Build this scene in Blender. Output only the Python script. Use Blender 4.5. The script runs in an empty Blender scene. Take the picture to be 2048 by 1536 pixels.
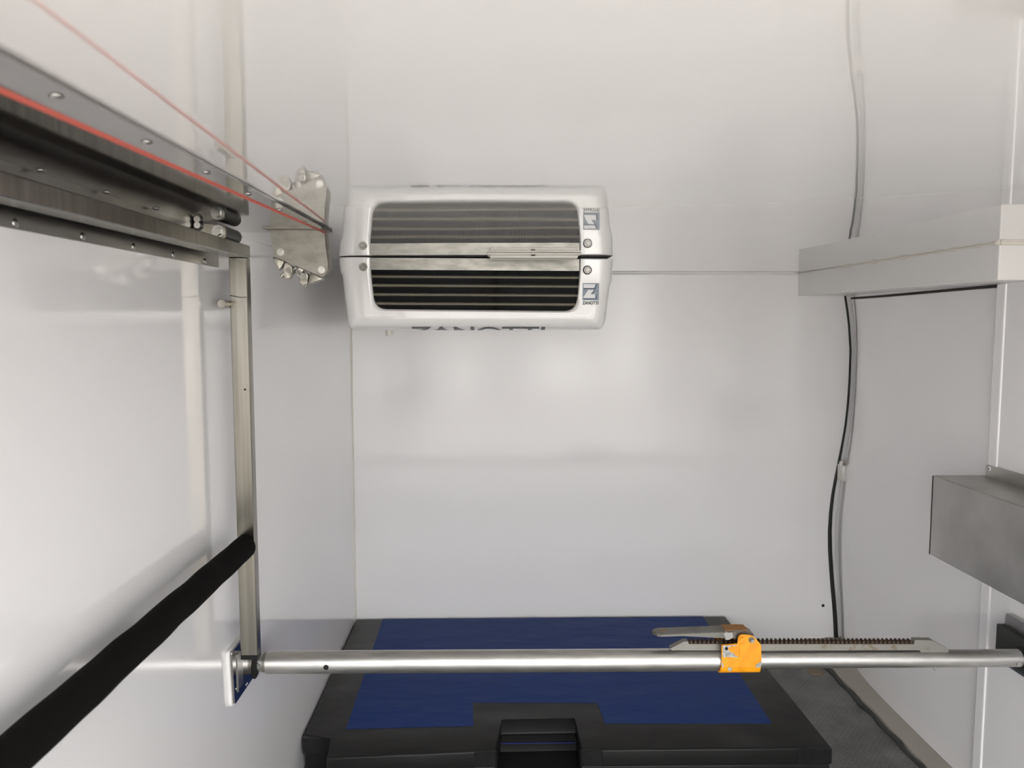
import bpy, bmesh, math, random
from mathutils import Vector, Matrix

random.seed(7)
C = bpy.context.scene.collection
S = bpy.context.scene

# ------------------------------------------------------------------ camera, sky, exposure
cam_d = bpy.data.cameras.new('camera')
cam = bpy.data.objects.new('camera', cam_d)
C.objects.link(cam)
R = Matrix(((0.9998, 0.0018, -0.0219), (-0.0220, 0.0828, -0.9963), (-0.0000, 0.9966, 0.0828)))
cam.matrix_world = Matrix.Translation((0, 0, 1.03)) @ R.to_quaternion().normalized().to_matrix().to_4x4()
cam_d.sensor_width = 36.0
cam_d.lens = 27.07
cam_d.clip_start = 0.02
cam_d.dof.use_dof = True
cam_d.dof.focus_distance = 1.6
cam_d.dof.aperture_fstop = 8.0
S.camera = cam

w = bpy.data.worlds.new('overcast_sky')
S.world = w
w.use_nodes = True
bg = w.node_tree.nodes['Background']
bg.inputs[0].default_value = (0.95, 0.97, 1.0, 1)
bg.inputs[1].default_value = 7.5
sun_d = bpy.data.lights.new('sun', 'SUN')
sun_d.energy = 24.0
sun_d.color = (1.0, 0.97, 0.93)
sun_d.angle = math.radians(18)
sun = bpy.data.objects.new('sun', sun_d)
C.objects.link(sun)
sun.rotation_euler = (math.radians(-42), 0, math.radians(12))   # over the cab, shining back into the yard
S.view_settings.view_transform = 'Standard'
S.view_settings.look = 'None'
S.view_settings.gamma = 1.0
S.view_settings.use_curve_mapping = False
S.view_settings.exposure = -0.13

# ------------------------------------------------------------------ materials
def mat(name, col, rough=0.5, metal=0.0, ior=1.5, coat=0.0):
    m = bpy.data.materials.new(name)
    m.use_nodes = True
    b = m.node_tree.nodes['Principled BSDF']
    b.inputs['Base Color'].default_value = (*col, 1)
    b.inputs['Roughness'].default_value = rough
    b.inputs['Metallic'].default_value = metal
    b.inputs['IOR'].default_value = ior
    b.inputs['Coat Weight'].default_value = coat
    return m

def coat(m, rough, ior, wgt=1.0):
    b = m.node_tree.nodes['Principled BSDF']
    b.inputs['Coat Weight'].default_value = wgt
    b.inputs['Coat Roughness'].default_value = rough
    b.inputs['Coat IOR'].default_value = ior
    for l in m.node_tree.links:
        if l.to_node == b and l.to_socket.name == 'Normal':
            m.node_tree.links.new(l.from_socket, b.inputs['Coat Normal']); break

def spec(m, v):
    m.node_tree.nodes['Principled BSDF'].inputs['Specular IOR Level'].default_value = v

def nd(m, kind, **kw):
    n = m.node_tree.nodes.new(kind)
    for k, v in kw.items():
        if k in n.inputs: n.inputs[k].default_value = v
        else: setattr(n, k, v)
    return n

def coords(m, scale=(1, 1, 1)):
    t = nd(m, 'ShaderNodeTexCoord')
    mp = nd(m, 'ShaderNodeMapping')
    mp.inputs['Scale'].default_value = scale
    m.node_tree.links.new(t.outputs['Object'], mp.inputs[0])
    return mp.outputs[0]

def bump(m, scale, strength, dist=0.002, vec=(1, 1, 1), detail=2.0, prev=None):
    L = m.node_tree.links
    n = nd(m, 'ShaderNodeTexNoise', Scale=scale, Detail=detail)
    L.new(coords(m, vec), n.inputs['Vector'])
    b = nd(m, 'ShaderNodeBump', Strength=strength, Distance=dist)
    L.new(n.outputs['Fac'], b.inputs['Height'])
    if prev: L.new(prev.outputs[0], b.inputs['Normal'])
    L.new(b.outputs[0], m.node_tree.nodes['Principled BSDF'].inputs['Normal'])
    return b

def vary(m, c1, c2, scale, vec=(1, 1, 1), lo=0.35, hi=0.65, target='Base Color', detail=4.0):
    L = m.node_tree.links
    n = nd(m, 'ShaderNodeTexNoise', Scale=scale, Detail=detail)
    L.new(coords(m, vec), n.inputs['Vector'])
    r = nd(m, 'ShaderNodeValToRGB')
    r.color_ramp.elements[0].position = lo
    r.color_ramp.elements[1].position = hi
    r.color_ramp.elements[0].color = (*c1, 1)
    r.color_ramp.elements[1].color = (*c2, 1)
    L.new(n.outputs['Fac'], r.inputs[0])
    L.new(r.outputs[0], m.node_tree.nodes['Principled BSDF'].inputs[target])
    return m

M = {}
M['wall'] = mat('white_laminate_wall', (0.885, 0.87, 0.87), 0.10)
bump(M['wall'], 2.0, 0.008, 0.004, detail=0.0)
M['back'] = mat('white_laminate_back', (0.885, 0.87, 0.865), 0.13)
bump(M['back'], 3.0, 0.06, 0.006, detail=1.0)
M['ceil'] = mat('white_laminate_ceiling', (0.885, 0.86, 0.825), 0.03)
coat(M['ceil'], 0.02, 1.6, 1.0); coat(M['wall'], 0.05, 1.45, 0.6)
M['gel'] = mat('white_gelcoat', (0.90, 0.89, 0.875), 0.10)
coat(M['gel'], 0.03, 1.5)
M['beam'] = mat('white_painted_board', (0.87, 0.855, 0.835), 0.30)
M['seal'] = mat('cream_sealant', (0.76, 0.725, 0.65), 0.45)
bump(M['seal'], 60, 0.5, 0.002)
M['plate'] = mat('polished_stainless', (0.36, 0.35, 0.34), 0.07, 1.0)
bump(M['plate'], 60, 0.05, 0.001, (1, 0.05, 1))
M['steel'] = mat('brushed_stainless', (0.34, 0.33, 0.31), 0.28, 1.0)
bump(M['steel'], 300, 0.08, 0.0005, (1, 1, 0.02))
M['tube'] = mat('brushed_stainless_tube', (0.60, 0.585, 0.55), 0.24, 1.0)
vary(M['tube'], (0.20, 0.19, 0.165), (0.31, 0.295, 0.26), 90, (1, 1, 0.02), 0.3, 0.7)
M['boxsteel'] = mat('dull_stainless_sheet', (0.42, 0.41, 0.39), 0.34, 1.0)
vary(M['boxsteel'], (0.36, 0.35, 0.33), (0.48, 0.47, 0.45), 9, (1, 1, 1), 0.3, 0.7)
M['galv'] = mat('galvanised_plate', (0.34, 0.32, 0.29), 0.5, 0.9)
vary(M['galv'], (0.27, 0.255, 0.225), (0.37, 0.355, 0.32), 45, (1, 1, 1.5), 0.3, 0.7)
M['castg'] = mat('galvanised_casting', (0.60, 0.58, 0.52), 0.38, 0.85)
vary(M['castg'], (0.20, 0.19, 0.16), (0.46, 0.44, 0.39), 110, (1, 1, 1), 0.3, 0.6)
M['alu'] = mat('aluminium_tube', (0.74, 0.73, 0.71), 0.40, 1.0)
vary(M['alu'], (0.52, 0.51, 0.49), (0.66, 0.65, 0.63), 30, (0.6, 3, 3), 0.3, 0.7)
M['strip'] = mat('aluminium_strip', (0.40, 0.39, 0.36), 0.42, 1.0)
vary(M['strip'], (0.23, 0.225, 0.205), (0.34, 0.33, 0.305), 25, (1, 1, 3), 0.35, 0.65)
M['chrome'] = mat('bright_bolt', (0.50, 0.49, 0.47), 0.28, 1.0)
M['dark'] = mat('dark_bolt', (0.25, 0.24, 0.22), 0.35, 1.0)
M['rust'] = mat('greased_rack', (0.40, 0.38, 0.34), 0.5, 0.8)
vary(M['rust'], (0.20, 0.15, 0.09), (0.29, 0.28, 0.255), 40, (1, 1, 1), 0.30, 0.40)
M['teeth'] = mat('rusty_teeth', (0.07, 0.045, 0.03), 0.6, 0.5)
M['lever'] = mat('pressed_steel_lever', (0.46, 0.45, 0.42), 0.4, 0.9)
vary(M['lever'], (0.13, 0.125, 0.11), (0.22, 0.215, 0.20), 22, (1, 1, 1), 0.3, 0.6)
M['rustpatch'] = mat('rust_patch', (0.34, 0.16, 0.05), 0.6, 0.3)
M['yellow'] = mat('yellow_paint', (0.90, 0.40, 0.012), 0.42)
vary(M['yellow'], (0.76, 0.285, 0.004), (0.88, 0.35, 0.006), 60, (1, 1, 1), 0.35, 0.6)
M['bare'] = mat('bare_zinc', (0.40, 0.40, 0.38), 0.45, 0.6)
vary(M['bare'], (0.28, 0.28, 0.27), (0.55, 0.55, 0.53), 160, (1, 1, 1), 0.35, 0.65)
M['foam'] = mat('black_foam', (0.0055, 0.005, 0.0045), 0.9)
spec(M['foam'], 0.1)
bump(M['foam'], 400, 0.5, 0.001)
M['plastic'] = mat('black_plastic', (0.010, 0.010, 0.010), 0.5)
spec(M['plastic'], 0.2)
M['rubber'] = mat('black_rubber', (0.012, 0.012, 0.011), 0.6)
M['rubberg'] = mat('dark_rubber_block', (0.035, 0.036, 0.032), 0.6)
M['barrel'] = mat('blackened_barrel', (0.07, 0.068, 0.062), 0.42, 0.3)
M['hole_shade'] = mat('painted_hollow_shade', (0.004, 0.004, 0.004), 0.8)  # near-black colour painted in for the shade inside holes and hollows
M['fin'] = mat('black_coated_fin', (0.012, 0.012, 0.012), 0.5)
M['coil'] = mat('coil_collar', (0.30, 0.28, 0.22), 0.4, 0.6)
M['red'] = mat('red_cord', (0.60, 0.12, 0.085), 0.6)
M['blue'] = mat('blue_vinyl', (0.011, 0.035, 0.155), 0.40)
b = bump(M['blue'], 7, 0.35, 0.01, (1, 2, 1))
bump(M['blue'], 500, 0.12, 0.0006, prev=b)
M['black'] = mat('black_vinyl', (0.013, 0.013, 0.0125), 0.40)
b = bump(M['black'], 6, 0.7, 0.012, (1, 1.3, 1), 1.5)
bump(M['black'], 500, 0.06, 0.0006, prev=b)
M['tape'] = mat('black_tape', (0.012, 0.012, 0.013), 0.26)
bump(M['tape'], 45, 0.9, 0.006, (1, 1, 0.4), 5)
for k in ('blue', 'black', 'tape'): spec(M[k], {'blue': 0.07, 'black': 0.20, 'tape': 0.3}[k])
M['piping'] = mat('blue_piping', (0.01, 0.015, 0.11), 0.5)
M['floor'] = mat('grey_tread_floor', (0.10, 0.10, 0.098), 0.50)
M['sill'] = mat('beige_sill', (0.36, 0.33, 0.285), 0.5)
M['plug'] = mat('brown_plug', (0.16, 0.12, 0.07), 0.5)
M['lens'] = mat('lamp_plastic', (0.78, 0.75, 0.69), 0.25)
M['ink'] = mat('dark_blue_ink', (0.05, 0.085, 0.13), 0.4)
M['inkbk'] = mat('black_ink', (0.03, 0.035, 0.04), 0.4)
M['inkgr'] = mat('grey_ink', (0.16, 0.16, 0.165), 0.3)
M['label'] = mat('pale_blue_label', (0.42, 0.50, 0.57), 0.25)
M['white'] = mat('white_print', (0.80, 0.81, 0.82), 0.25)
M['washer'] = mat('white_washer', (0.78, 0.77, 0.75), 0.4)
M['render'] = mat('grey_render', (0.34, 0.335, 0.325), 0.9)
M['ground'] = mat('paved_yard', (0.42, 0.385, 0.34), 0.85)
vary(M['ground'], (0.24, 0.225, 0.205), (0.31, 0.29, 0.265), 1.5)

def floor_mat():
    m = M['floor']; L = m.node_tree.links
    vary(m, (0.095, 0.095, 0.092), (0.165, 0.165, 0.158), 9)
    v = coords(m, (1, 1, 1))
    ws = []
    for ang in (0.7, -0.7):
        mp = nd(m, 'ShaderNodeMapping'); mp.inputs['Rotation'].default_value = (0, 0, ang)
        L.new(v, mp.inputs[0])
        wv = nd(m, 'ShaderNodeTexWave', Scale=28.0)
        L.new(mp.outputs[0], wv.inputs['Vector']); ws.append(wv)
    mx = nd(m, 'ShaderNodeMath', operation='MAXIMUM')
    L.new(ws[0].outputs['Fac'], mx.inputs[0]); L.new(ws[1].outputs['Fac'], mx.inputs[1])
    bp = nd(m, 'ShaderNodeBump', Strength=0.5, Distance=0.003)
    L.new(mx.outputs[0], bp.inputs['Height'])
    L.new(bp.outputs[0], m.node_tree.nodes['Principled BSDF'].inputs['Normal'])
floor_mat()

# ------------------------------------------------------------------ helpers
def obj(name, bm, m, parent=None, smooth=False, auto=None):
    me = bpy.data.meshes.new(name)
    bmesh.ops.recalc_face_normals(bm, faces=bm.faces)
    bm.to_mesh(me); bm.free()
    if smooth:
        for p in me.polygons: p.use_smooth = True
        if auto: me.set_sharp_from_angle(angle=math.radians(auto))
    me.materials.append(M[m] if isinstance(m, str) else m)
    o = bpy.data.objects.new(name, me)
    C.objects.link(o)
    if parent:
        o.parent = parent
        o.matrix_parent_inverse = parent_world(parent).inverted()
    return o

def parent_world(p):
    m = p.matrix_basis.copy()
    if p.parent: m = parent_world(p.parent) @ p.matrix_parent_inverse @ m
    return m

def thing(name, label, cat, loc, group=None):
    o = bpy.data.objects.new(name, None)
    C.objects.link(o)
    o.location = loc
    o.empty_display_size = 0.05
    o['label'] = label; o['category'] = cat
    if group: o['group'] = group
    return o

def tag(o, label, cat, group=None):
    o['label'] = label; o['category'] = cat
    if group: o['group'] = group
    return o

def struct(o, label=None):
    o['kind'] = 'structure'
    if label: o['label'] = label
    return o

def add_box(bm, x0, x1, y0, y1, z0, z1, bev=0.0, seg=2):
    r = bmesh.ops.create_cube(bm, size=1.0)
    vs = r['verts']
    for v in vs:
        v.co = Vector(((x0 + x1) / 2 + v.co.x * (x1 - x0), (y0 + y1) / 2 + v.co.y * (y1 - y0), (z0 + z1) / 2 + v.co.z * (z1 - z0)))
    if bev:
        es = list({e for v in vs for e in v.link_edges})
        bmesh.ops.bevel(bm, geom=es, offset=bev, segments=seg, affect='EDGES', profile=0.5)

def box(*a, **k):
    bm = bmesh.new(); add_box(bm, *a, **k); return bm

def add_cyl(bm, p0, p1, r0, r1=None, seg=24, caps=True):
    p0, p1 = Vector(p0), Vector(p1)
    r1 = r0 if r1 is None else r1
    d = p1 - p0
    q = d.to_track_quat('Z', 'Y').to_matrix().to_4x4()
    bmesh.ops.create_cone(bm, cap_ends=caps, segments=seg, radius1=r0, radius2=r1, depth=d.length,
                          matrix=Matrix.Translation((p0 + p1) / 2) @ q)

def cyl(*a, **k):
    bm = bmesh.new(); add_cyl(bm, *a, **k); return bm

def add_prism(bm, pts, axis, a, b, bev=0.0, seg=2):
    """pts are 2-D in the two other axes (in x,y,z order); extruded from a to b along axis."""
    def P(p, t):
        if axis == 'y': return (p[0], t, p[1])
        if axis == 'x': return (t, p[0], p[1])
        return (p[0], p[1], t)
    va = [bm.verts.new(P(p, a)) for p in pts]
    vb = [bm.verts.new(P(p, b)) for p in pts]
    n = len(pts)
    fs = [bm.faces.new(va), bm.faces.new(vb[::-1])]
    for i in range(n):
        fs.append(bm.faces.new((va[i], va[(i + 1) % n], vb[(i + 1) % n], vb[i])))
    if bev:
        es = list({e for f in fs for e in f.edges})
        bmesh.ops.bevel(bm, geom=es, offset=bev, segments=seg, affect='EDGES', profile=0.5)

def prism(*a, **k):
    bm = bmesh.new(); add_prism(bm, *a, **k); return bm

def add_path(bm, pts, radii, seg=12):
    pts = [Vector(p) for p in pts]
    if not hasattr(radii, '__len__'): radii = [radii] * len(pts)
    rings = []
    for i, p in enumerate(pts):
        t = (pts[min(i + 1, len(pts) - 1)] - pts[max(i - 1, 0)]).normalized()
        up = Vector((0, 0, 1)) if abs(t.z) < 0.9 else Vector((0, 1, 0))
        u = t.cross(up).normalized(); v = t.cross(u).normalized()
        rings.append([bm.verts.new(p + (u * math.cos(k * 2 * math.pi / seg) + v * math.sin(k * 2 * math.pi / seg)) * radii[i]) for k in range(seg)])
    for a, b_ in zip(rings, rings[1:]):
        for k in range(seg):
            bm.faces.new((a[k], a[(k + 1) % seg], b_[(k + 1) % seg], b_[k]))
    bm.faces.new(rings[0]); bm.faces.new(rings[-1][::-1])

def path(*a, **k):
    bm = bmesh.new(); add_path(bm, *a, **k); return bm

def rounded(pts, rads, n=6):
    """round the corners of a 2-D polygon."""
    out = []
    N = len(pts)
    for i in range(N):
        p = Vector(pts[i]); a = Vector(pts[i - 1]); c = Vector(pts[(i + 1) % N])
        r = rads[i] if hasattr(rads, '__len__') else rads
        if r <= 0: out.append(tuple(p)); continue
        d1 = (a - p); d2 = (c - p)
        t = min(r, d1.length * 0.49, d2.length * 0.49)
        s = p + d1.normalized() * t; e = p + d2.normalized() * t
        for k in range(n + 1):
            u = k / n
            out.append(tuple(s * (1 - u) ** 2 + p * 2 * u * (1 - u) + e * u * u))
    return out

def interp(tab, z):
    tab = sorted(tab)
    if z <= tab[0][0]: return tab[0][1]
    for (z0, v0), (z1, v1) in zip(tab, tab[1:]):
        if z <= z1:
            # smooth catmull-free cosine-less linear; table is dense
            return v0 + (v1 - v0) * (z - z0) / (z1 - z0)
    return tab[-1][1]

def bolt(parent, name, c, r, h, m='chrome', axis=(0, -1, 0), washer=True, m2=None, hexa=True):
    """hex bolt head: washer disc, head; one mesh per part."""
    c = Vector(c); ax = Vector(axis)
    bm = bmesh.new()
    if washer: add_cyl(bm, c, c + ax * h * 0.3, r, seg=20)
    add_cyl(bm, c + ax * h * 0.2, c + ax * h, r * 0.72 if washer else r, r * 0.66 if washer else r * 0.9, seg=6 if hexa else 16)
    return obj(name, bm, m, parent)

def text_mesh(s, size, ext=0.0, bold=0.0):
    cu = bpy.data.curves.new('lettering', 'FONT')
    cu.body = s; cu.size = size; cu.extrude = ext; cu.offset = bold; cu.resolution_u = 4
    t = bpy.data.objects.new('lettering', cu)
    C.objects.link(t)
    dg = bpy.context.evaluated_depsgraph_get(); dg.update()
    me = bpy.data.meshes.new_from_object(t.evaluated_get(dg))
    bm = bmesh.new(); bm.from_mesh(me)
    bpy.data.objects.remove(t); bpy.data.curves.remove(cu); bpy.data.meshes.remove(me)
    return bm

def fit(bm, u0, u1, v0, v1):
    xs = [v.co.x for v in bm.verts]; ys = [v.co.y for v in bm.verts]
    a, b_, c, d = min(xs), max(xs), min(ys), max(ys)
    for v in bm.verts:
        v.co.x = u0 + (v.co.x - a) / (b_ - a) * (u1 - u0)
        v.co.y = v0 + (v.co.y - c) / (d - c) * (v1 - v0)

# ------------------------------------------------------------------ the setting
XL, XR, YB, ZC, YF, FZ = -0.465, 1.08, 2.5, 1.182, -0.35, -0.05
wavy = [(-0.06, 1.150), (0.0, 1.1455), (0.05, 1.141), (0.09, 1.1365), (0.14, 1.130), (0.194, 1.1244), (0.26, 1.1178), (0.33, 1.1146),
        (0.39, 1.1160), (0.45, 1.1206), (0.51, 1.1290), (0.567, 1.1383), (0.625, 1.1475), (0.684, 1.1558), (0.76, 1.1615), (0.833, 1.1637),
        (0.932, 1.1634), (1.014, 1.1554), (1.06, 1.148), (1.10, 1.1405), (1.19, 1.128)]

struct(obj('floor', box(-0.50, 1.20, YF, 2.54, -0.09, FZ), 'floor'), 'grey tread floor of the cargo box')
bm = bmesh.new()        # the laminate sheet is very slightly wavy
nx, ny = 68, 116
gg = []
for j in range(ny + 1):
    y = YF + (2.54 - YF) * j / ny
    row = []
    for i in range(nx + 1):
        x = -0.50 + 1.72 * i / nx
        dz = 0.000055 * math.sin(17 * y + 4 * x + 1.0) + 0.00004 * math.sin(23 * x - 9 * y) + 0.00003 * math.sin(31 * y + 13 * x + 2)
        row.append(bm.verts.new((x, y, ZC + 0.0001 + dz)))
    gg.append(row)
for j in range(ny):
    for i in range(nx):
        bm.faces.new((gg[j][i], gg[j][i + 1], gg[j + 1][i + 1], gg[j + 1][i]))
ret = bmesh.ops.extrude_face_region(bm, geom=list(bm.faces))
for v in ret['geom']:
    if isinstance(v, bmesh.types.BMVert): v.co.z = ZC + 0.035
struct(obj('ceiling', bm, 'ceil', smooth=True, auto=40), 'glossy white laminate ceiling')
struct(obj('wall_left', box(XL - 0.035, XL, YF, 2.54, FZ, ZC), 'wall'), 'glossy white laminate side wall')
# rear bulkhead with the wavy right-hand edge
bm = bmesh.new()
nz = 60
fr = []
for i in range(nz + 1):
    z = FZ + (ZC - FZ) * i / nz
    xr = interp(wavy, z) - 0.002
    fr.append([bm.verts.new((x, y, z)) for y in (YB, YB + 0.03) for x in (XL, xr)])
for a, b_ in zip(fr, fr[1:]):
    bm.faces.new((a[0], a[1], b_[1], b_[0])); bm.faces.new((a[3], a[2], b_[2], b_[3]))
    bm.faces.new((a[1], a[3], b_[3], b_[1])); bm.faces.new((a[2], a[0], b_[0], b_[2]))
bm.faces.new((fr[0][0], fr[0][2], fr[0][3], fr[0][1])); bm.faces.new((fr[-1][0], fr[-1][1], fr[-1][3], fr[-1][2]))
wb = struct(obj('wall_back', bm, 'back'), 'glossy white bulkhead panel with wavy right edge')
obj('screw', cyl((1.1031, YB + 0.002, 0.0713), (1.1031, YB - 0.003, 0.0713), 0.0058, 0.004, seg=14), 'plastic', wb)['label'] = 'black dot painted as the dark of a small hole'  # raised black dot paints the dark of a small hole in the panel
# right-hand side wall
struct(obj('wall_right', box(XR, XR + 0.05, YF, 1.632, FZ, ZC), 'wall'), 'white laminate wall panel beside the door')
struct(obj('trim_1', box(XR - 0.0035, XR + 0.03, 1.612, 1.642, FZ, 1.107, bev=0.003), 'wall'), 'narrow white edge strip of the door pillar')
# sealant lines
def bead(p0, p1, r, n, jit):
    pts = []; rad = []
    for i in range(n + 1):
        t = i / n
        pts.append(Vector(p0).lerp(Vector(p1), t)); rad.append(r * (1 + jit * (random.random() - 0.5)))
    return path(pts, rad, seg=8)
struct(obj('trim_2', bead((XL, YB, 0.045), (XL, YB, ZC - 0.003), 0.0036, 60, 0.5), 'seal', smooth=True), 'cream sealant in the corner beside the bulkhead')
struct(obj('trim_3', bead((XL, YB, ZC), (0.985, YB, ZC), 0.0055, 50, 0.2), 'beam', smooth=True), 'white sealant along the ceiling edge of the bulkhead')
# boxed beam over the door
bmx = struct(obj('trim_4', prism([(0.985, YB), (0.989, 1.505), (1.0795, 1.505), (1.0795, 1.634), (1.235, 1.634), (1.235, 2.545), (1.128, 2.545), (1.128, YB)], 'z', 1.108, ZC, bev=0.0025), 'beam'), 'white boxed beam under the ceiling above the door')
bm = bmesh.new()
pts, rad = [], []
for i in range(90):
    t = i / 89
    y = 2.45 - 0.945 * t
    lump = 0.0014 if t < 0.25 else 0.0020 + 0.0030 * max(0, math.sin(t * 23) * math.sin(t * 61 + 1))
    pts.append((0.985 + 0.004 * t - 0.001, y, ZC - 0.0012)); rad.append(lump)
add_path(bm, pts, rad, seg=8)
obj('sealant_bead', bm, 'seal', bmx, smooth=True)['label'] = 'lumpy cream sealant bead'
bm = bmesh.new()
add_path(bm, [(0.99, 1.504, ZC - 0.002), (1.03, 1.5045, ZC - 0.002), (1.0795, 1.504, ZC - 0.002)], 0.0042, seg=8)
obj('sealant_bead', bm, 'seal', bmx, smooth=True)['label'] = 'cream sealant bead across the beam end'

# sliding door lining, seal and striker
def door_x(t, z):
    xb = interp(wavy, z) + 0.024
    xf = 1.098
    return xf + (xb - xf) * (t ** 5)
bm = bmesh.new()
ny, nz = 30, 60
g = []
for j in range(nz + 1):
    z = FZ + 0.004 + (1.1115 - FZ - 0.004) * j / nz
    g.append([[bm.verts.new((door_x(i / ny, z) + dx, 1.634 + (2.512 - 1.634) * i / ny, z)) for i in range(ny + 1)] for dx in (0, 0.03)])
for j in range(nz):
    for i in range(ny):
        bm.faces.new((g[j][0][i], g[j][0][i + 1], g[j + 1][0][i + 1], g[j + 1][0][i]))
        bm.faces.new((g[j][1][i + 1], g[j][1][i], g[j + 1][1][i], g[j + 1][1][i + 1]))
    for i in (0, ny):
        bm.faces.new((g[j][0][i], g[j + 1][0][i], g[j + 1][1][i], g[j][1][i]))
for i in range(ny):
    for j in (0, nz):
        bm.faces.new((g[j][0][i], g[j][1][i], g[j][1][i + 1], g[j][0][i + 1]))
door = struct(obj('door_1', bm, 'wall', smooth=True, auto=40), 'white inner lining of the sliding side door')
bm = bmesh.new()
fr = []
for i in range(61):
    z = FZ + (1.112 - FZ) * i / 60
    x = interp(wavy, z)
    fr.append([bm.verts.new(p) for p in ((x - 0.0015, YB + 0.006, z), (x + 0.062, YB + 0.012, z), (x + 0.062, YB + 0.030, z), (x - 0.0015, YB + 0.030, z))])
for a, b_ in zip(fr, fr[1:]):
    for k in range(4): bm.faces.new((a[k], a[(k + 1) % 4], b_[(k + 1) % 4], b_[k]))
bm.faces.new(fr[0]); bm.faces.new(fr[-1][::-1])
obj('door_light_stop', bm, 'wall', door)['label'] = 'white strip added behind the door edge to stop light'  # strip added to stop light leaking in and to deepen the edge shade
pts, rad = [], []
for i in range(81):
    z = FZ + (1.112 - FZ) * i / 80
    pts.append((interp(wavy, z) + 0.0025, YB + 0.004, z))
    rad.append(interp([(-0.05, 0.0085), (0.3, 0.0082), (0.5, 0.0066), (0.7, 0.0048), (1.0, 0.0042), (1.12, 0.0045)], z))
obj('door_seal', path(pts, rad, seg=10), 'rubber', door, smooth=True)['label'] = 'black rubber seal down the door edge'
pts = []
for i in range(31):
    t = i / 30
    y = 1.64 + (2.50 - 1.64) * t
    pts.append((door_x(t, 1.1) - 0.002, y, 1.1005 + 0.003 * (1 - t) - 0.005 * math.sin(math.pi * t) * t * 1.4))
obj('door_seal', path(pts, 0.0036, seg=10), 'rubber', door, smooth=True)['label'] = 'black rubber seal across the door top'
zc = 0.535
bm = bmesh.new()
add_box(bm, interp(wavy, zc) - 0.001, interp(wavy, zc) + 0.012, YB - 0.045, YB - 0.006, zc - 0.030, zc + 0.022, bev=0.003)
add_cyl(bm, (interp(wavy, zc) + 0.001, YB - 0.03, zc + 0.018), (interp(wavy, zc) + 0.001, YB - 0.03, zc + 0.034), 0.006, seg=12)
obj('striker', bm, 'lens', door)['label'] = 'small cream striker tab at the door edge'

# door sill, floor plug, ground outside, added wall
bm = bmesh.new()
n = 40
L0 = []
for i in range(n + 1):
    y = 0.4 + (2.50 - 0.4) * i / n
    jl = 0.0018 * math.sin(i * 2.3) + 0.0012 * math.sin(i * 5.1)
    L0.append([bm.verts.new(p) for p in ((1.040 + jl, y, FZ), (1.042 + jl, y, FZ + 0.005), (1.044, y, FZ + 0.007), (1.106, y, FZ + 0.007), (1.113, y, FZ + 0.011), (1.17, y, FZ + 0.011), (1.17, y, FZ))])
for a, b_ in zip(L0, L0[1:]):
    for k in range(6): bm.faces.new((a[k], b_[k], b_[k + 1], a[k + 1]))
struct(obj('trim_5', bm, 'sill'), 'beige sill strip along the foot of the side door')
pts = [(1.030 + 0.003 * math.sin(i * 1.7), 0.5 + 1.99 * i / 60, FZ + 0.0005) for i in range(61)]
struct(obj('trim_6', path(pts, [0.006 + 0.003 * random.random() for _ in pts], seg=6), 'rubberg', smooth=True), 'dark crumbling sealant beside the sill strip')
plug = tag(obj('floor_plug', cyl((0.985, 2.268, FZ - 0.001), (0.985, 2.268, FZ + 0.004), 0.026, 0.022, seg=28), 'plug'), 'round brown plug set in the grey floor beside the mat', 'plug')
yw = struct(obj('wall_yard_added', box(-14, 14, -13.6, -13.2, -0.64, 1.9), 'render'), 'unseen plain wall added across the yard to shape the light')  # unseen wall added behind the camera to block low sky and bounce light
for (xa, xb, zt) in ((-3.3, -2.7, 0.3), (-1.15, -0.45, 0.2), (0.9, 2.3, 0.35), (2.75, 3.4, 1.6), (5.5, 7.9, 1.6), (-8.4, -6.0, 1.6)):
    obj('highlight_panel', box(xa, xb, -13.21, -13.12, -0.62, zt, bev=0.01), 'gel', yw)  # pale unseen panels added as reflectors for highlights on the bulkhead
gr = obj('ground', box(-30, 30, -40, 20, -0.72, -0.62), 'ground')
struct(gr, 'paved yard outside the van')

# ------------------------------------------------------------------ cooling unit
Y0 = 1.872
TOP = ZC - 0.0015
unit = thing('cooling_unit', 'white ceiling-mounted refrigeration evaporator with dark finned grille', 'refrigeration unit', (-0.045, 2.18, TOP))
outline = [(-0.3803, TOP), (-0.3770, 1.1455), (-0.3725, 1.1385), (-0.3610, 1.0250), (-0.3560, 1.0060), (0.2640, 1.0085), (0.2735, 1.0300), (0.2845, 1.1215), (0.2880, 1.1290), (0.2900, TOP)]
outline = rounded(outline, [0, 0.005, 0.006, 0.004, 0.028, 0.032, 0.006, 0.006, 0.006, 0], 7)
hole = rounded([(-0.2985, TOP), (-0.2990, 1.145), (-0.2900, 1.0570), (0.1975, 1.0545), (0.2055, 1.145), (0.2055, TOP)], [0, 0.02, 0.030, 0.030, 0.02, 0], 8)
def resample(poly, n):
    ds = [0]
    for a, b_ in zip(poly, poly[1:]): ds.append(ds[-1] + (Vector(a) - Vector(b_)).length)
    out = []
    for i in range(n + 1):
        d = ds[-1] * i / n
        for k in range(len(ds) - 1):
            if d <= ds[k + 1] + 1e-9:
                t = (d - ds[k]) / max(1e-9, ds[k + 1] - ds[k])
                out.append(tuple(Vector(poly[k]).lerp(Vector(poly[k + 1]), t))); break
    return out
NP = 150
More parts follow.
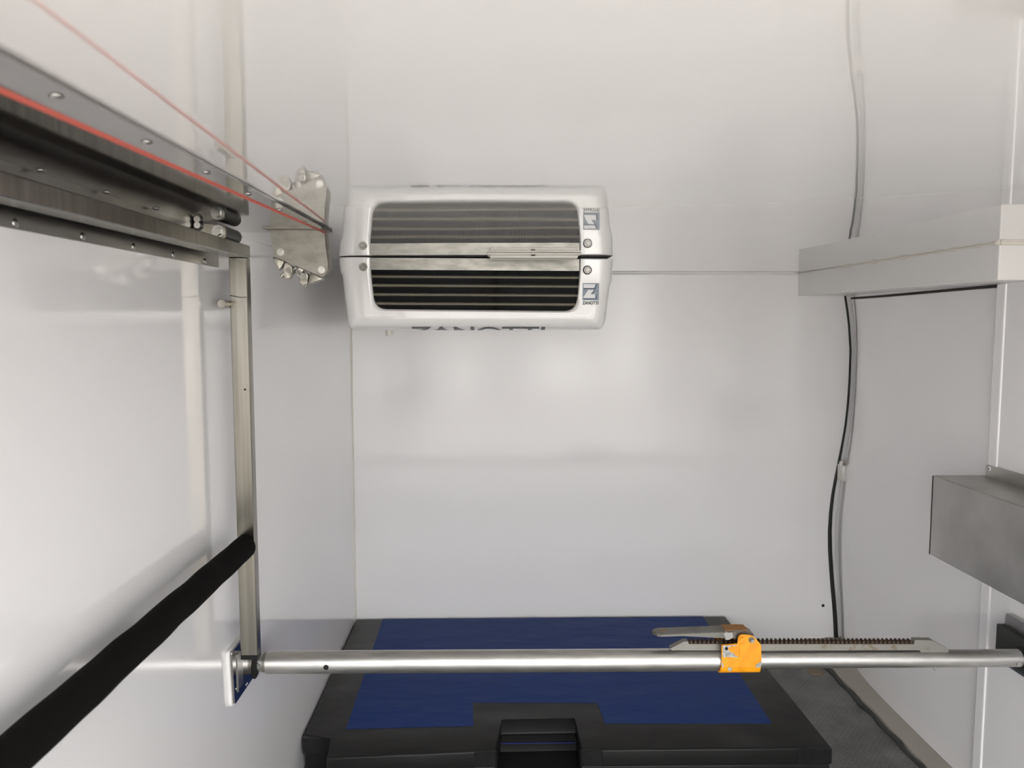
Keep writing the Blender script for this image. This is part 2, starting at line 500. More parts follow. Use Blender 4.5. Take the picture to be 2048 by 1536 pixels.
# match corners: three runs each (left side, bottom, right side)
def runs(poly, zcut):
    lo = [i for i, p in enumerate(poly) if p[1] < zcut]
    a, c = lo[0], lo[-1]
    return resample(poly[:a + 1], 40) [:-1] + resample(poly[a:c + 1], 90)[:-1] + resample(poly[c:], 40)
OO, HH = runs(outline, 1.02), runs(hole, 1.074)
XC, HW, HT, RB = -0.045, 0.335, 0.175, 0.036
def inset(p, d):
    return (XC + (p[0] - XC) * (1 - d / HW), TOP + (p[1] - TOP) * (1 - d / HT))
bm = bmesh.new()
secs = []
lip = [(-0.0025, 0.012), (-0.0010, 0.004), (0.0, 0.0)]
secs.append([(p[0], Y0 + 0.030, p[1]) for p in HH])
secs.append([(p[0], Y0 + 0.006, p[1]) for p in HH])
hi = [(p[0] + (0.0035 if p[0] > XC else -0.0035) * 0.6, p[1] - (0.003 if p[1] < 1.08 else 0.0)) for p in HH]
secs.append([(p[0], Y0 + 0.0015, p[1]) for p in hi])
ho = [inset(p, RB) for p in OO]
mid1 = [tuple(Vector(a).lerp(Vector(b_), 0.15)) for a, b_ in zip(hi, ho)]
for tt_ in (0.15, 0.24, 0.85, 0.97):
    secs.append([(p[0], Y0, p[1]) for p in (tuple(Vector(a).lerp(Vector(b_), tt_)) for a, b_ in zip(hi, ho))])
for k in range(0, 10):
    th = math.pi / 2 * k / 9
    secs.append([(q[0], Y0 + RB * (1 - math.cos(th)), q[1]) for q in (inset(p, RB * (1 - math.sin(th))) for p in OO)])
secs.append([(p[0], 2.30, p[1]) for p in OO])
secs.append([(q[0], 2.36, q[1]) for q in (inset(p, 0.03) for p in OO)])
secs.append([(q[0], YB - 0.002, q[1]) for q in (inset(p, 0.035) for p in OO)])
vv = [[bm.verts.new(p) for p in s] for s in secs]
for a, b_ in zip(vv, vv[1:]):
    for k in range(len(a) - 1):
        bm.faces.new((a[k], a[k + 1], b_[k + 1], b_[k]))
body = obj('housing', bm, 'gel', unit, smooth=True, auto=50)
sol = body.modifiers.new('wall', 'SOLIDIFY'); sol.thickness = 0.0025; sol.offset = -1
obj('strip', box(-0.2990, 0.2040, Y0 + 0.004, Y0 + 0.0065, 1.1510, TOP - 0.001), 'strip', unit)['label'] = 'bright aluminium strip above the grille'
obj('coil_shade_sheet', box(-0.31, 0.215, Y0 + 0.075, Y0 + 0.079, 1.04, TOP - 0.001), 'hole_shade', unit)['label'] = 'black sheet painted as the shade behind the coil'  # flat black sheet stands in for the shade inside the unit
# coil: fins and four bright rows of collars
bm = bmesh.new()
nf = 170
for i in range(nf):
    x = -0.300 + 0.508 * i / (nf - 1)
    add_box(bm, x - 0.0003, x + 0.0003, Y0 + 0.020, Y0 + 0.070, 1.052, 1.152)
fins = obj('coil_fins', bm, 'fin', unit); fins['kind'] = 'stuff'; fins['label'] = 'black coil fins behind the opening'
for z in (1.1360, 1.1145, 1.0925, 1.0705):
    bm = bmesh.new()
    add_cyl(bm, (-0.302, Y0 + 0.020, z), (0.209, Y0 + 0.020, z), 0.0026, seg=8)
    for i in range(nf):
        x = -0.300 + 0.508 * i / (nf - 1)
        add_cyl(bm, (x - 0.0007, Y0 + 0.020, z), (x + 0.0007, Y0 + 0.020, z), 0.0044, seg=8)
    obj('coil_tube', bm, 'coil', unit)
# screws
s1 = obj('screw', cyl((-0.3157, Y0 + 0.002, 1.1570), (-0.3157, Y0 - 0.003, 1.1570), 0.0105, 0.0095, seg=28), 'dark', unit); s1['label'] = 'grey screw left of the grille'
obj('socket', cyl((-0.3157, Y0 - 0.0028, 1.1570), (-0.3157, Y0 - 0.0060, 1.1570), 0.0062, 0.0054, seg=20), 'dark', s1)
s2 = obj('screw', cyl((0.2233, Y0 + 0.002, 1.1530), (0.2233, Y0 - 0.003, 1.1530), 0.0112, 0.0105, seg=28), 'plastic', unit); s2['label'] = 'white-ringed screw right of the grille'
obj('washer', cyl((0.2233, Y0 - 0.0025, 1.1530), (0.2233, Y0 - 0.0042, 1.1530), 0.0088, 0.0082, seg=28), 'washer', s2)
obj('socket', cyl((0.2233, Y0 - 0.0040, 1.1530), (0.2233, Y0 - 0.0066, 1.1530), 0.0052, 0.0045, seg=20), 'dark', s2)
# maker's label: striped square with a white Z, and the name beneath
lx0, lx1, lz0, lz1 = 0.2124, 0.2521, 1.0801, 1.1214
YL = Y0 + 0.0004
def lab_y(x):  # follow the slightly rounded face
    return YL - 0.0008
lab = obj('badge', box(lx0, lx1, lab_y(0) - 0.0004, YL + 0.004, lz0, lz1), 'label', unit); lab['label'] = 'striped square badge with a white letter Z'
def bx(u, v):
    return (lx0 + (u - 208) / 262 * (lx1 - lx0), lz1 - (v - 760) / 278 * (lz1 - lz0))
bm = bmesh.new()
for k in range(13):
    v = 762 + k * 21.5
    a = bx(208, v); c = bx(470, v + 9.5)
    add_box(bm, a[0], c[0], YL - 0.0018, YL - 0.0010, c[1], a[1])
obj('badge_stripes', bm, 'ink', lab)
bm = bmesh.new()
for poly in ([(222, 775), (418, 775), (390, 838), (222, 838)], [(296, 864), (392, 864), (338, 938), (412, 938), (412, 1002), (222, 1002), (222, 990)]):
    add_prism(bm, [bx(*p) for p in poly], 'y', YL - 0.0024, YL - 0.0017)
obj('badge_letter', bm, 'white', lab)
bm = bmesh.new()
for poly in ([(222, 838), (420, 838), (420, 862), (222, 862)], [(418, 775), (440, 775), (412, 838), (390, 838)], [(392, 864), (404, 880), (362, 938), (338, 938)], [(412, 950), (436, 950), (436, 1016), (222, 1016), (222, 1003), (412, 1003)]):
    add_prism(bm, [bx(*p) for p in poly], 'y', YL - 0.0023, YL - 0.0016)
obj('badge_shadow', bm, 'ink', lab)
bm = text_mesh('ZANOTTI', 0.012, 0.0002, 0.0005)
fit(bm, 0.2121, 0.2510, 1.0700, 1.0783)
for v in bm.verts: v.co = Vector((v.co.x, YL - 0.0012 + v.co.z, v.co.y))
obj('lettering', bm, 'inkbk', lab)
# large name wrapped round the lower front edge
bm = text_mesh('ZANOTTI', 0.06, 0.0, 0.0008)
fit(bm, -0.2053, 0.1236, -0.052, 0.0)
bmesh.ops.triangulate(bm, faces=bm.faces)
for _ in range(4):
    es = [e for e in bm.edges if abs(e.verts[0].co.y - e.verts[1].co.y) > 0.004]
    if es: bmesh.ops.subdivide_edges(bm, edges=es, cuts=1)
    bmesh.ops.triangulate(bm, faces=bm.faces)
ZBOT = 1.0070
th0 = math.radians(49)
for v in bm.verts:
    s = -v.co.y + RB * th0
    if s <= RB * math.pi / 2:
        th = s / RB; y = Y0 + RB * (1 - math.cos(th)) ; z = RB * (1 - math.sin(th)); nrm = Vector((0, -math.cos(th), -math.sin(th)))
    else:
        y = Y0 + RB + (s - RB * math.pi / 2); z = 0.0; nrm = Vector((0, 0, -1))
    zb = ZBOT + 0.0016 * (v.co.x + 0.2) / 0.33
    v.co = Vector((v.co.x, y, zb + z)) + nrm * 0.0016
obj('lettering', bm, 'inkgr', unit)['label'] = 'large grey lettering round the lower edge'
obj('drain_spout', cyl((-0.300, 2.20, 1.012), (-0.300, 2.20, 0.985), 0.012, 0.009, seg=18), 'lens', unit)
# hang it with the slight drop to the right
unit.matrix_basis = Matrix.Translation((-0.38, 0, TOP)) @ Matrix.Rotation(math.radians(0.26), 4, 'Y') @ Matrix.Translation((0.38, 0, -TOP)) @ unit.matrix_basis

# ceiling lamp
lamp = thing('ceiling_lamp', 'slim white plastic lamp strip on the ceiling in front of the evaporator', 'lamp', (0.088, 1.79, ZC))
obj('base', box(-0.0170, 0.1950, 1.757, 1.823, ZC - 0.0045, ZC - 0.0002, bev=0.0018), 'lens', lamp)
obj('lens', box(-0.0120, 0.1890, 1.760, 1.820, ZC - 0.0122, ZC - 0.0040, bev=0.004, seg=3), 'lens', lamp, smooth=True, auto=40)
obj('switch', box(0.082, 0.091, 1.7565, 1.760, ZC - 0.0075, ZC - 0.0045), 'rubberg', lamp)['label'] = 'tiny dark switch on the lamp edge'

# ------------------------------------------------------------------ stainless ceiling and wall rail
rail = thing('ceiling_rail', 'polished stainless angle rail riveted along the ceiling and left wall', 'rail', (XL, 0.5, ZC))
obj('ceiling_plate', box(XL + 0.0005, -0.2775, YF, 1.340, ZC - 0.0030, ZC - 0.0004), 'plate', rail)
obj('wall_flange', prism([(YF, 1.1175), (1.3115, 1.1175), (1.3120, ZC - 0.003), (YF, ZC - 0.003)], 'x', XL + 0.0004, XL + 0.003), 'steel', rail)
def rivet_mesh():
    bm = bmesh.new()
    bmesh.ops.create_uvsphere(bm, u_segments=14, v_segments=8, radius=1.0)
    me = bpy.data.meshes.new('rivet'); bm.to_mesh(me); bm.free()
    for p in me.polygons: p.use_smooth = True
    me.materials.append(M['chrome'])
    return me
RV = rivet_mesh()
def rivet(parent, p, sc):
    o = bpy.data.objects.new('rivet', RV)
    o.matrix_basis = Matrix.Translation(p) @ Matrix.Diagonal((*sc, 1))
    C.objects.link(o); o.parent = parent; o.matrix_parent_inverse = parent_world(parent).inverted()
    return o
for k in range(7):
    rivet(rail, (-0.2925, 0.4015 + 0.1336 * k, ZC - 0.003), (0.0050, 0.0050, 0.0022))
for k in range(7):
    rivet(rail, (-0.4538, 0.2675 + 0.1318 * k, ZC - 0.003), (0.0050, 0.0050, 0.0022))
for k in range(9):
    rivet(rail, (XL + 0.003, 0.2755 + 0.1218 * k, 1.1232), (0.0022, 0.0048, 0.0048))

# ------------------------------------------------------------------ hinged frame with foam grip
frame = thing('folding_frame', 'stainless box-section frame hinged under the ceiling rail by left wall', 'frame', (-0.42, 0.77, 1.17))
tb = box(-0.4403, -0.4103, 0.250, 1.315, 1.1330, 1.1540, bev=0.0012, seg=1)
obj('top_tube', tb, 'tube', frame)
for (ya, yb) in ((1.295, 1.3145), (0.2505, 0.270)):
    p = obj('post', box(-0.4400, -0.4106, ya, yb, 0.4523, 1.1329, bev=0.0012, seg=1), 'tube', frame)
    obj('end_cap', box(-0.4398, -0.4108, ya + 0.0002, yb - 0.0002, 0.4455, 0.4527), 'plastic', p)['label'] = 'black plastic end cap'
    if ya > 1:
        obj('weld', path([(-0.4393, 1.2948, 1.0706), (-0.4306, 1.2945, 1.0688), (-0.4205, 1.2946, 1.0671), (-0.4114, 1.2948, 1.0678)], 0.0009, seg=6), 'chrome', p)['label'] = 'pale scratch across the post'
        obj('pin_hole_shade', cyl((-0.4192, 1.2946, 0.9139), (-0.4192, 1.2956, 0.9139), 0.0018, seg=10), 'hole_shade', p)  # black disc, the hole's shade put into its colour
obj('stud', cyl((-0.4447, 1.2690, 1.0562), (-0.4447, 1.306, 1.0562), 0.0065, seg=20), 'tube', frame, smooth=True, auto=40)['label'] = 'round steel stud behind the post'
n = 60
pts, rad = [], []
for i in range(n + 1):
    y = 0.275 + 1.008 * i / n
    pts.append((-0.4241 + 0.0006 * math.sin(i * 0.7), y, 0.6476 + 0.0028 * (1 - i / n) + 0.0003 * math.sin(i * 0.9 + 1)))
    rad.append(0.0195 + 0.0016 * (1 - i / n) + 0.00025 * math.sin(i * 1.3))
for dr, dy in ((0.0178, 0.005), (0.0145, 0.0092), (0.009, 0.0112)):
    pts.append((-0.4241, 1.283 + dy, 0.6476)); rad.append(dr)
obj('foam_grip', path(pts, rad, seg=28), 'foam', frame, smooth=True)['label'] = 'black foam sleeve on the lower rail'
obj('grip_rail', cyl((-0.4241, 0.268, 0.6476), (-0.4241, 1.297, 0.6476), 0.011, seg=18), 'tube', frame)
for yh in (1.2066, 0.42):
    hg = obj('hinge', cyl((-0.4245, yh + 0.004, 1.1652), (-0.4245, yh + 0.076, 1.1647), 0.0113, seg=32), 'barrel', frame, smooth=True, auto=40); hg['label'] = 'dark hinge barrel'
    lug = rounded([(-0.4620, 1.1780), (-0.4620, 1.1665), (-0.430, 1.1525), (-0.4125, 1.1535), (-0.4125, 1.1745), (-0.430, 1.1755)], [0.003, 0.003, 0.003, 0.011, 0.011, 0.003], 6)
    obj('hinge_lug', prism(lug, 'y', yh, yh + 0.004), 'tube', hg)
    bolt(hg, 'bolt', (-0.4245, yh, 1.1652), 0.0098, 0.0055, 'chrome')
    obj('bolt', cyl((-0.4545, yh + 0.0, 1.1745), (-0.4545, yh - 0.005, 1.1745), 0.0085, 0.005, seg=16), 'chrome', hg)

# ------------------------------------------------------------------ latch bracket hanging from the rail end
br = thing('latch_bracket', 'galvanised latch bracket with two bolts hanging beside the evaporator', 'bracket', (-0.322, 1.29, ZC))
plate = [(-0.3685, 1.1765), (-0.3636, 1.1345), (-0.2826, 1.0998), (-0.2747, 1.1127), (-0.2760, 1.131), (-0.2788, 1.1525), (-0.2799, 1.1765)]
obj('front_plate', prism(rounded(plate, [0, 0.003, 0.004, 0.004, 0, 0, 0], 4), 'y', 1.287, 1.2900), 'galv', br)
obj('rear_plate', prism([(p[0], p[1] + 0.006) for p in plate if p[1] < 1.17] + [(-0.2799, 1.1765), (-0.3685, 1.1765)], 'y', 1.316, 1.319), 'galv', br)
obj('foot', box(-0.374, -0.2795, 1.262, 1.330, 1.1766, 1.1790), 'galv', br)['label'] = 'flat mounting foot under the rail'
for p in ((-0.352, 1.1412), (-0.2857, 1.1123)):
    bolt(br, 'bolt', (p[0], 1.287, p[1]), 0.0060, 0.0045, 'chrome')
def cast(name, poly, y0, y1, bev=0.0012, m='castg', parent=None):
    return obj(name, prism(poly, 'y', y0, y1, bev=bev), m, parent or br, smooth=True, auto=45)
w1 = cast('wedge', [(-0.3664, 1.1345), (-0.3658, 1.1285), (-0.3573, 1.1124), (-0.3530, 1.1160), (-0.3477, 1.1265)], 1.291, 1.312)
c1 = cast('cam', rounded([(-0.3470, 1.1255), (-0.3346, 1.1180), (-0.3357, 1.1052), (-0.3410, 1.0975), (-0.3503, 1.1000), (-0.3493, 1.1110)], 0.003, 4), 1.292, 1.310)
obj('pin', cyl((-0.3408, 1.2925, 1.1120), (-0.3408, 1.2895, 1.1120), 0.0048, seg=20), 'dark', c1)
cast('lever_tab', [(-0.3568, 1.1003), (-0.355, 1.1059), (-0.3495, 1.1084), (-0.3495, 1.1050), (-0.3530, 1.1035), (-0.3530, 1.0990)], 1.294, 1.306)
obj('hook', path([(-0.3338, 1.297, 1.1110), (-0.3335, 1.297, 1.1150), (-0.3300, 1.297, 1.1178), (-0.3262, 1.297, 1.1150), (-0.3300, 1.297, 1.1105), (-0.3262, 1.297, 1.1040), (-0.3190, 1.297, 1.1015)], 0.0020, seg=8), 'castg', br, smooth=True)
cast('boss', rounded([(-0.3262, 1.1185), (-0.3155, 1.1140), (-0.3178, 1.1084), (-0.3242, 1.1100)], 0.002, 3), 1.291, 1.312)
c2 = cast('cam', rounded([(-0.3219, 1.1060), (-0.3154, 1.1090), (-0.3090, 1.1060), (-0.3105, 1.0923), (-0.3134, 1.0874), (-0.3215, 1.0874), (-0.325, 1.0955)], 0.003, 4), 1.292, 1.310)
obj('pin', cyl((-0.3171, 1.2925, 1.1020), (-0.3171, 1.2895, 1.1020), 0.0050, seg=20), 'dark', c2)
cast('lever_tab', [(-0.3134, 1.0885), (-0.3109, 1.0899), (-0.3140, 1.0838), (-0.3167, 1.0842)], 1.294, 1.306, 0.0006)
cast('wedge', [(-0.3050, 1.1100), (-0.2860, 1.0990), (-0.2865, 1.0970), (-0.3053, 1.0903), (-0.3085, 1.0923)], 1.291, 1.312)
obj('spacer', box(-0.345, -0.295, 1.2905, 1.3155, 1.128, 1.150), 'dark', br)

# red cord
cord = tag(obj('red_cord', path([(-0.2785, 1.284, 1.1730), (-0.2748, 1.10, 1.1684), (-0.2703, 0.86, 1.1624), (-0.2620, 0.4254, 1.1515), (-0.2575, 0.20, 1.1457)], 0.00175, seg=10), 'red', smooth=True),
           'thin taut red cord running under the ceiling rail edge', 'cord')

# ------------------------------------------------------------------ load bar across the van
YBAR = 1.447
bar = thing('load_bar', 'aluminium telescopic load bar with yellow ratchet housing spanning the van', 'load bar', (-0.46, YBAR, 0.3705))
def zx(x): return 0.3715 - 0.0058 * (x + 0.446) / 1.48     # the bar drops slightly to the right
def tube(x0, x1, r, y=YBAR, seg=40): return cyl((x0, y, zx(x0)), (x1, y, zx(x1)), r, seg=seg)
bm = tube(-0.4405, 0.440, 0.0214)
bmesh.ops.bevel(bm, geom=[e for e in bm.edges if len(e.link_faces) == 2 and any(len(f.verts) > 8 for f in e.link_faces)], offset=0.0012, segments=2, affect='EDGES')
ot = obj('outer_tube', bm, 'alu', bar, smooth=True, auto=40)
obj('pin_hole_shade', cyl((-0.3233, YBAR - 0.0190, 0.3700), (-0.3233, YBAR - 0.0219, 0.3700), 0.0050, seg=18), 'hole_shade', ot)  # hole drawn as a black disc, its shade painted
pl = obj('end_plug', tube(-0.4585, -0.4390, 0.0176), 'alu', bar, smooth=True, auto=40)
obj('collar', tube(-0.4475, -0.4415, 0.0184), 'galv', pl, smooth=True, auto=40)
bolt(pl, 'rivet_head', (-0.4535, YBAR - 0.0165, 0.3720), 0.0062, 0.003, 'alu', washer=False)
obj('ball_end', tube(-0.4640, -0.4575, 0.0150), 'rubber', bar)
it = obj('inner_tube', tube(0.4390, 1.0310, 0.0170), 'alu', bar, smooth=True, auto=40)
bolt(it, 'rivet_head', (1.0215, YBAR - 0.0150, zx(1.02) - 0.0045), 0.0058, 0.003, 'alu', washer=False)
obj('end_plug', tube(1.0305, 1.0520, 0.0140), 'rubber', bar, smooth=True, auto=40)['label'] = 'black rubber end plug'
rg = path([(0.8665 + 0.0040 * math.cos(a), YBAR, zx(0.866) - 0.0195 + 0.0050 * math.sin(a)) for a in [math.pi * 2 * k / 20 for k in range(21)]], 0.0008, seg=6)
obj('pull_ring', rg, 'chrome', bar, smooth=True)
# rack
ya, yb_ = YBAR - 0.007, YBAR + 0.007
x0, x1, nt = 0.3755, 0.8160, 52
poly = [(0.3390, 0.3940), (0.3420, 0.3905), (0.7600, 0.3868), (0.8290, 0.3862), (0.8332, 0.3800), (0.8861, 0.3775), (0.8866, 0.3865), (0.8530, 0.4060), (0.8190, 0.4068)]
def rz(x): return 0.4028 - 0.0045 * (x - 0.3755) / 0.44
top = []
pitch = (x1 - x0) / nt
for k in range(nt):
    xx = x1 - pitch * k
    top += [(xx, rz(xx)), (xx - pitch * 0.5, rz(xx))]
rack = obj('rack', prism(poly + [(0.8170, rz(0.817))] + [(0.3750, rz(0.375)), (0.3740, 0.4080), (0.3655, 0.4082)], 'y', ya, yb_), 'rust', bar); rack['label'] = 'flat steel rack on top of the bar'
bm = bmesh.new()
for k in range(nt):
    xx = x1 - pitch * (k + 0.5)
    zb = rz(xx) - 0.0005; zt = rz(xx) + 0.0066
    add_prism(bm, [(xx - pitch * 0.46, zb), (xx + pitch * 0.46, zb), (xx + pitch * 0.16, zt), (xx - pitch * 0.16, zt)], 'y', ya + 0.0003, yb_ - 0.0003)
tt = obj('rack_teeth', bm, 'teeth', bar); tt['label'] = 'row of brown rusted teeth'
# yellow ratchet housing: U-shaped plates round the tube
hp = [(0.4334, 0.4090), (0.4652, 0.4096), (0.4654, 0.4240), (0.4700, 0.4292), (0.4861, 0.4282), (0.4944, 0.4255), (0.5011, 0.4185), (0.5096, 0.4084), (0.5112, 0.3770), (0.5105, 0.3640), (0.4335, 0.3640), (0.4343, 0.3730)]
hs = obj('ratchet_housing', prism(rounded(hp, 0.0025, 3), 'y', YBAR - 0.0265, YBAR - 0.0230, bev=0.0008, seg=1), 'yellow', bar)
hs['label'] = 'chipped yellow ratchet housing'
obj('side_plate', prism(rounded(hp, 0.0025, 3), 'y', YBAR + 0.0230, YBAR + 0.0265), 'yellow', hs)
sec = []
for k in range(17):
    a = math.pi * k / 16
    sec.append((YBAR - 0.0265 * math.cos(a), 0.3645 - 0.0180 * math.sin(a) ** 0.7))
inner = [(YBAR - 0.0230 * math.cos(math.pi * k / 16), 0.3650 - 0.0150 * math.sin(math.pi * k / 16) ** 0.7) for k in range(17)][::-1]
obj('lower_shell', prism(sec + inner, 'x', 0.4325, 0.5100), 'yellow', hs, smooth=True, auto=40)
YP = YBAR - 0.0265
def chip(poly, m='bare', d=0.0007, y=None):
    y = YP if y is None else y
    return obj('bare_patch', prism(poly, 'y', y - d, y + 0.0006), m, hs)
def hz(u, v):  # point on the front plate from its own drawing units (0..990 across, 0..890 up)
    return (0.4343 + (u - 490) * 0.0000812, 0.4090 - (v - 690) * 0.0000838)
ch = chip([hz(*p) for p in ((500, 700), (700, 695), (860, 688), (800, 712), (700, 722), (640, 750), (640, 810), (720, 870), (790, 905), (800, 945), (872, 960), (850, 982), (700, 975), (505, 972))]); ch['label'] = 'bare grey metal where paint has chipped'
obj('pin_hole_shade', cyl((hz(590, 770)[0], YP - 0.0012, hz(590, 770)[1]), (hz(590, 770)[0], YP + 0.0005, hz(590, 770)[1]), 0.0032, seg=16), 'hole_shade', hs)  # painted black disc in place of a shaded hole
chip([hz(*p) for p in ((1440, 1090), (1380, 1110), (1340, 1150), (1300, 1170), (1295, 1222), (1434, 1222))])
chip([hz(*p) for p in ((494, 1080), (510, 1110), (540, 1170), (520, 1222), (494, 1222))])
obj('lock_plate', prism([hz(*p) for p in ((900, 690), (990, 640), (990, 975), (880, 975), (900, 960))], 'y', YP - 0.0012, YP + 0.0006), 'yellow', hs)
obj('rivet_head', cyl((0.4722, YP + 0.001, 0.4203), (0.4722, YP - 0.0035, 0.4203), 0.0052, 0.0046, seg=20), 'yellow', hs)
nb = bolt(hs, 'bolt', (0.4905, YP, 0.4190), 0.0058, 0.005, 'dark')
obj('bolt_tip', cyl((0.4908, YP - 0.0045, 0.4189), (0.4908, YP - 0.0075, 0.4189), 0.0036, 0.0030, seg=14), 'chrome', nb)
bolt(hs, 'rivet_head', (0.4500, YP + 0.002, 0.3615), 0.0044, 0.004, 'bare', washer=False, hexa=False)
# pawl and lever
pw = obj('pawl', prism([hz(*p) for p in ((545, 480), (620, 430), (700, 470), (745, 430), (790, 470), (800, 560), (720, 590), (680, 640), (600, 625), (610, 560))], 'y', YBAR - 0.016, YBAR - 0.004, bev=0.001, seg=1), 'chrome', bar); pw['label'] = 'bright pawl in the housing mouth'
bm = bmesh.new()
hn = 26
secs = []
for i in range(hn + 1):
    t = i / hn
    x = 0.3045 + (0.4990 - 0.3045) * t
    hwid = 0.0155 * min(1.0, math.sqrt(max(0.0, 1 - (1 - min(1, t / 0.085)) ** 2)) if t < 0.085 else 1.0)
    hwid = max(hwid, 0.001)
    zt = 0.4268 + 0.0058 * t - (0.0085 * max(0, (t - 0.88) / 0.12) ** 1.6)
    zl = zt - (0.0060 + 0.0125 * max(0, (t - 0.28) / 0.72))
    yc = YBAR + 0.001
    secs.append([bm.verts.new(p) for p in ((x, yc - hwid, zl), (x, yc - hwid, zt - 0.002), (x, yc - hwid + 0.002 * (hwid / 0.0155), zt), (x, yc + hwid - 0.002 * (hwid / 0.0155), zt), (x, yc + hwid, zt - 0.002), (x, yc + hwid, zl),
                                            (x, yc + hwid - 0.0025 * hwid / 0.0155, zl), (x, yc + hwid - 0.0025 * hwid / 0.0155, zt - 0.003), (x, yc - hwid + 0.0025 * hwid / 0.0155, zt - 0.003), (x, yc - hwid + 0.0025 * hwid / 0.0155, zl))])
for a, b_ in zip(secs, secs[1:]):
    for k in range(10): bm.faces.new((a[k], a[(k + 1) % 10], b_[(k + 1) % 10], b_[k]))
bm.faces.new(secs[0]); bm.faces.new(secs[-1][::-1])
lv = obj('release_lever', bm, 'lever', bar); lv['label'] = 'long grey pressed-steel release lever'
obj('rust_streak', box(0.4440, 0.4880, YBAR - 0.012, YBAR + 0.016, 0.4308, 0.4322), 'rustpatch', lv)['label'] = 'rust-brown worn top of the lever'
obj('slot', box(0.3200, 0.3330, YBAR - 0.0020, YBAR + 0.0035, 0.4268, 0.4277), 'rustpatch', lv)['label'] = 'small rusty slot in the lever'

# ------------------------------------------------------------------ sockets that hold the bar
def socket_left():
    t = thing('wall_socket', 'chromed wall plate with slot holding the left end of load bar', 'socket plate', (XL, 1.39, 0.41))
    out = rounded([(1.293, 0.461), (1.300, 0.357), (1.447, 0.357), (1.447, 0.461)], 0.008, 5)
    obj('backing', prism(out, 'x', XL + 0.0002, XL + 0.0060, bev=0.001, seg=1), 'washer', t)['label'] = 'pale rim behind the plate'
    out2 = rounded([(1.298, 0.458), (1.305, 0.360), (1.444, 0.360), (1.444, 0.458)], 0.006, 5)
    obj('face_plate', prism(out2, 'x', XL + 0.0050, XL + 0.0095), 'plate', t)
    sl = obj('slot', box(XL + 0.0090, XL + 0.0103, 1.3220, 1.3500, 0.377, 0.441, bev=0.0004, seg=1), 'boxsteel', t)
    obj('slot_edge', box(XL + 0.0098, XL + 0.0112, 1.3205, 1.3230, 0.375, 0.443), 'chrome', sl)
    obj('socket_hole_shade', cyl((XL + 0.0090, 1.424, 0.3790), (XL + 0.0103, 1.424, 0.3790), 0.0270, seg=32), 'hole_shade', t)['label'] = 'black disc painted as the shade in the bar-end hole'  # raised disc, black to paint the shade within the hole
    for (y, z) in ((1.313, 0.385), (1.366, 0.366), (1.372, 0.366), (1.360, 0.452)):
        obj('screw', cyl((XL + 0.0090, y, z), (XL + 0.0105, y, z), 0.0020, 0.0014, seg=12), 'chrome', t)
socket_left()
def socket_right():
    t = thing('wall_socket', 'grey wall plate with black rubber block holding the right end of load bar', 'socket plate', (XR, 1.47, 0.37))
    obj('back_plate', prism(rounded([(1.39, 0.420), (1.39, 0.310), (1.545, 0.310), (1.545, 0.420)], 0.007, 5), 'x', XR - 0.0002, XR - 0.0120, bev=0.001, seg=1), 'boxsteel', t)
    bl = obj('rubber_block', prism(rounded([(1.40, 0.395), (1.40, 0.325), (1.548, 0.325), (1.548, 0.395)], 0.003, 3), 'x', XR - 0.0110, XR - 0.0270), 'rubberg', t)
    obj('cup', cyl((XR - 0.0270, YBAR, zx(1.05)), (XR - 0.0400, YBAR, zx(1.05)), 0.0270, 0.0230, seg=32), 'rubber', bl, smooth=True, auto=40)
socket_right()

# ------------------------------------------------------------------ stainless box on the right wall
sb = thing('steel_box', 'dull stainless steel box riveted to the right wall above the load bar', 'box', (1.03, 1.10, 0.50))
XS = 0.9640
obj('casing', box(XS, XR - 0.0005, 0.55, 1.652, 0.5115, 0.6895, bev=0.0015, seg=1), 'boxsteel', sb)
fl = obj('mounting_flange', prism(rounded([(0.55, 0.6890), (1.6420, 0.6890), (1.6420, 0.7150), (0.55, 0.7150)], [0, 0, 0.004, 0], 4), 'x', XR - 0.0004, XR - 0.0062), 'boxsteel', sb)
for k in range(5):
    y = 1.6290 - 0.24 * k
    r_ = obj('flange_rivet', cyl((XR - 0.006, y, 0.7080), (XR - 0.0085, y, 0.7080), 0.0052, 0.0040, seg=18), 'washer', sb)
    obj('rivet_eye', cyl((XR - 0.0082, y, 0.7080), (XR - 0.0090, y, 0.7080), 0.0017, seg=10), 'hole_shade', r_)
obj('edge_seal', path([(XS + 0.001, 1.6535, 0.688 - 0.0176 * k) for k in range(11)], [0.0016 + 0.0006 * random.random() for _ in range(11)], seg=6), 'rubber', sb)['label'] = 'black sealant along the rear edge'

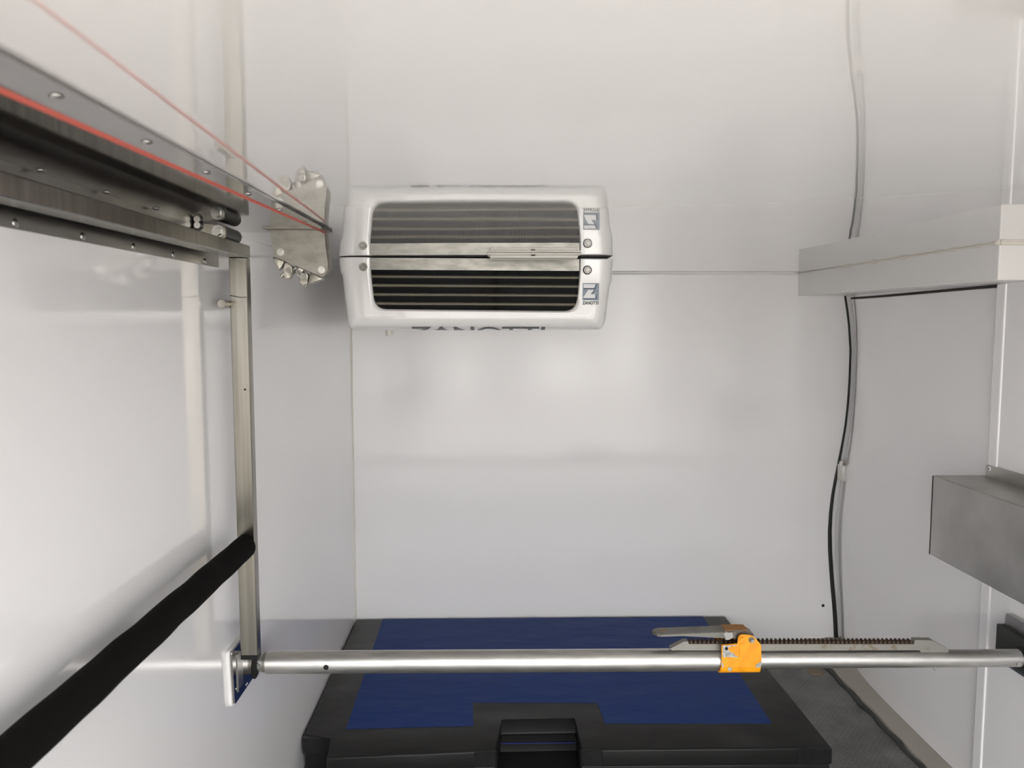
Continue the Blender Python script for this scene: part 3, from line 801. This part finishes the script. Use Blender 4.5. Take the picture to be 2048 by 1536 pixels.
# ------------------------------------------------------------------ vinyl mat on the floor
mt = thing('floor_mat', 'black-edged blue vinyl pad with a front notch lying on the floor', 'mat', (0.15, 2.08, FZ))
edge = [(-0.3840, 1.6757), (0.0028, 1.6985), (0.0106, 1.8403), (0.2017, 1.8434), (0.1953, 1.6960), (0.7800, 1.6930), (0.7690, 2.488), (-0.4605, 2.490), (-0.4605, 1.7744), (-0.3860, 1.7615)]
bm = prism(edge, 'z', 0.0, 0.0420, bev=0.005, seg=3)
obj('border', bm, 'black', mt, smooth=True, auto=50)
blue = [(-0.3629, 1.7992), (-0.0543, 1.8063), (-0.0601, 1.9223), (0.2634, 1.9126), (0.2684, 1.8108), (0.6774, 1.8018), (0.6930, 2.4855), (-0.3735, 2.4870)]
obj('blue_panel', prism(blue, 'z', 0.0405, 0.0428), 'blue', mt)
ctr = Vector((0.15, 2.08))
low = [tuple(Vector(p) + (ctr - Vector(p)).normalized() * 0.004) for p in edge]
low[1:5] = [(edge[1][0] - 0.002, edge[1][1] + 0.004), (edge[2][0] - 0.002, edge[2][1] + 0.002), (edge[3][0] + 0.002, edge[3][1] + 0.002), (edge[4][0] + 0.002, edge[4][1] + 0.004)]
obj('base_pad', prism(low, 'z', FZ + 0.0005, 0.0012, bev=0.004, seg=2), 'black', mt, smooth=True, auto=50)['label'] = 'black lower layer of the pad'
obj('notch_base', box(0.004, 0.200, 1.70, 1.848, FZ + 0.0004, FZ + 0.004), 'black', mt)
obj('notch_piping', box(0.012, 0.198, 1.8395, 1.8425, -0.0240, -0.0215), 'piping', mt)['label'] = 'thin blue line inside the notch'
for (xa, xb, y) in ((0.700, 0.7792, 1.6915), (0.200, 0.246, 1.6942), (-0.050, 0.000, 1.6955)):
    obj('corner_tape', box(xa, xb, y - 0.0006, y + 0.010, 0.003, 0.0395, bev=0.001, seg=1), 'tape', mt)
obj('corner_tape', box(-0.459, -0.392, 1.7605, 1.776, 0.003, 0.040, bev=0.001, seg=1), 'tape', mt)
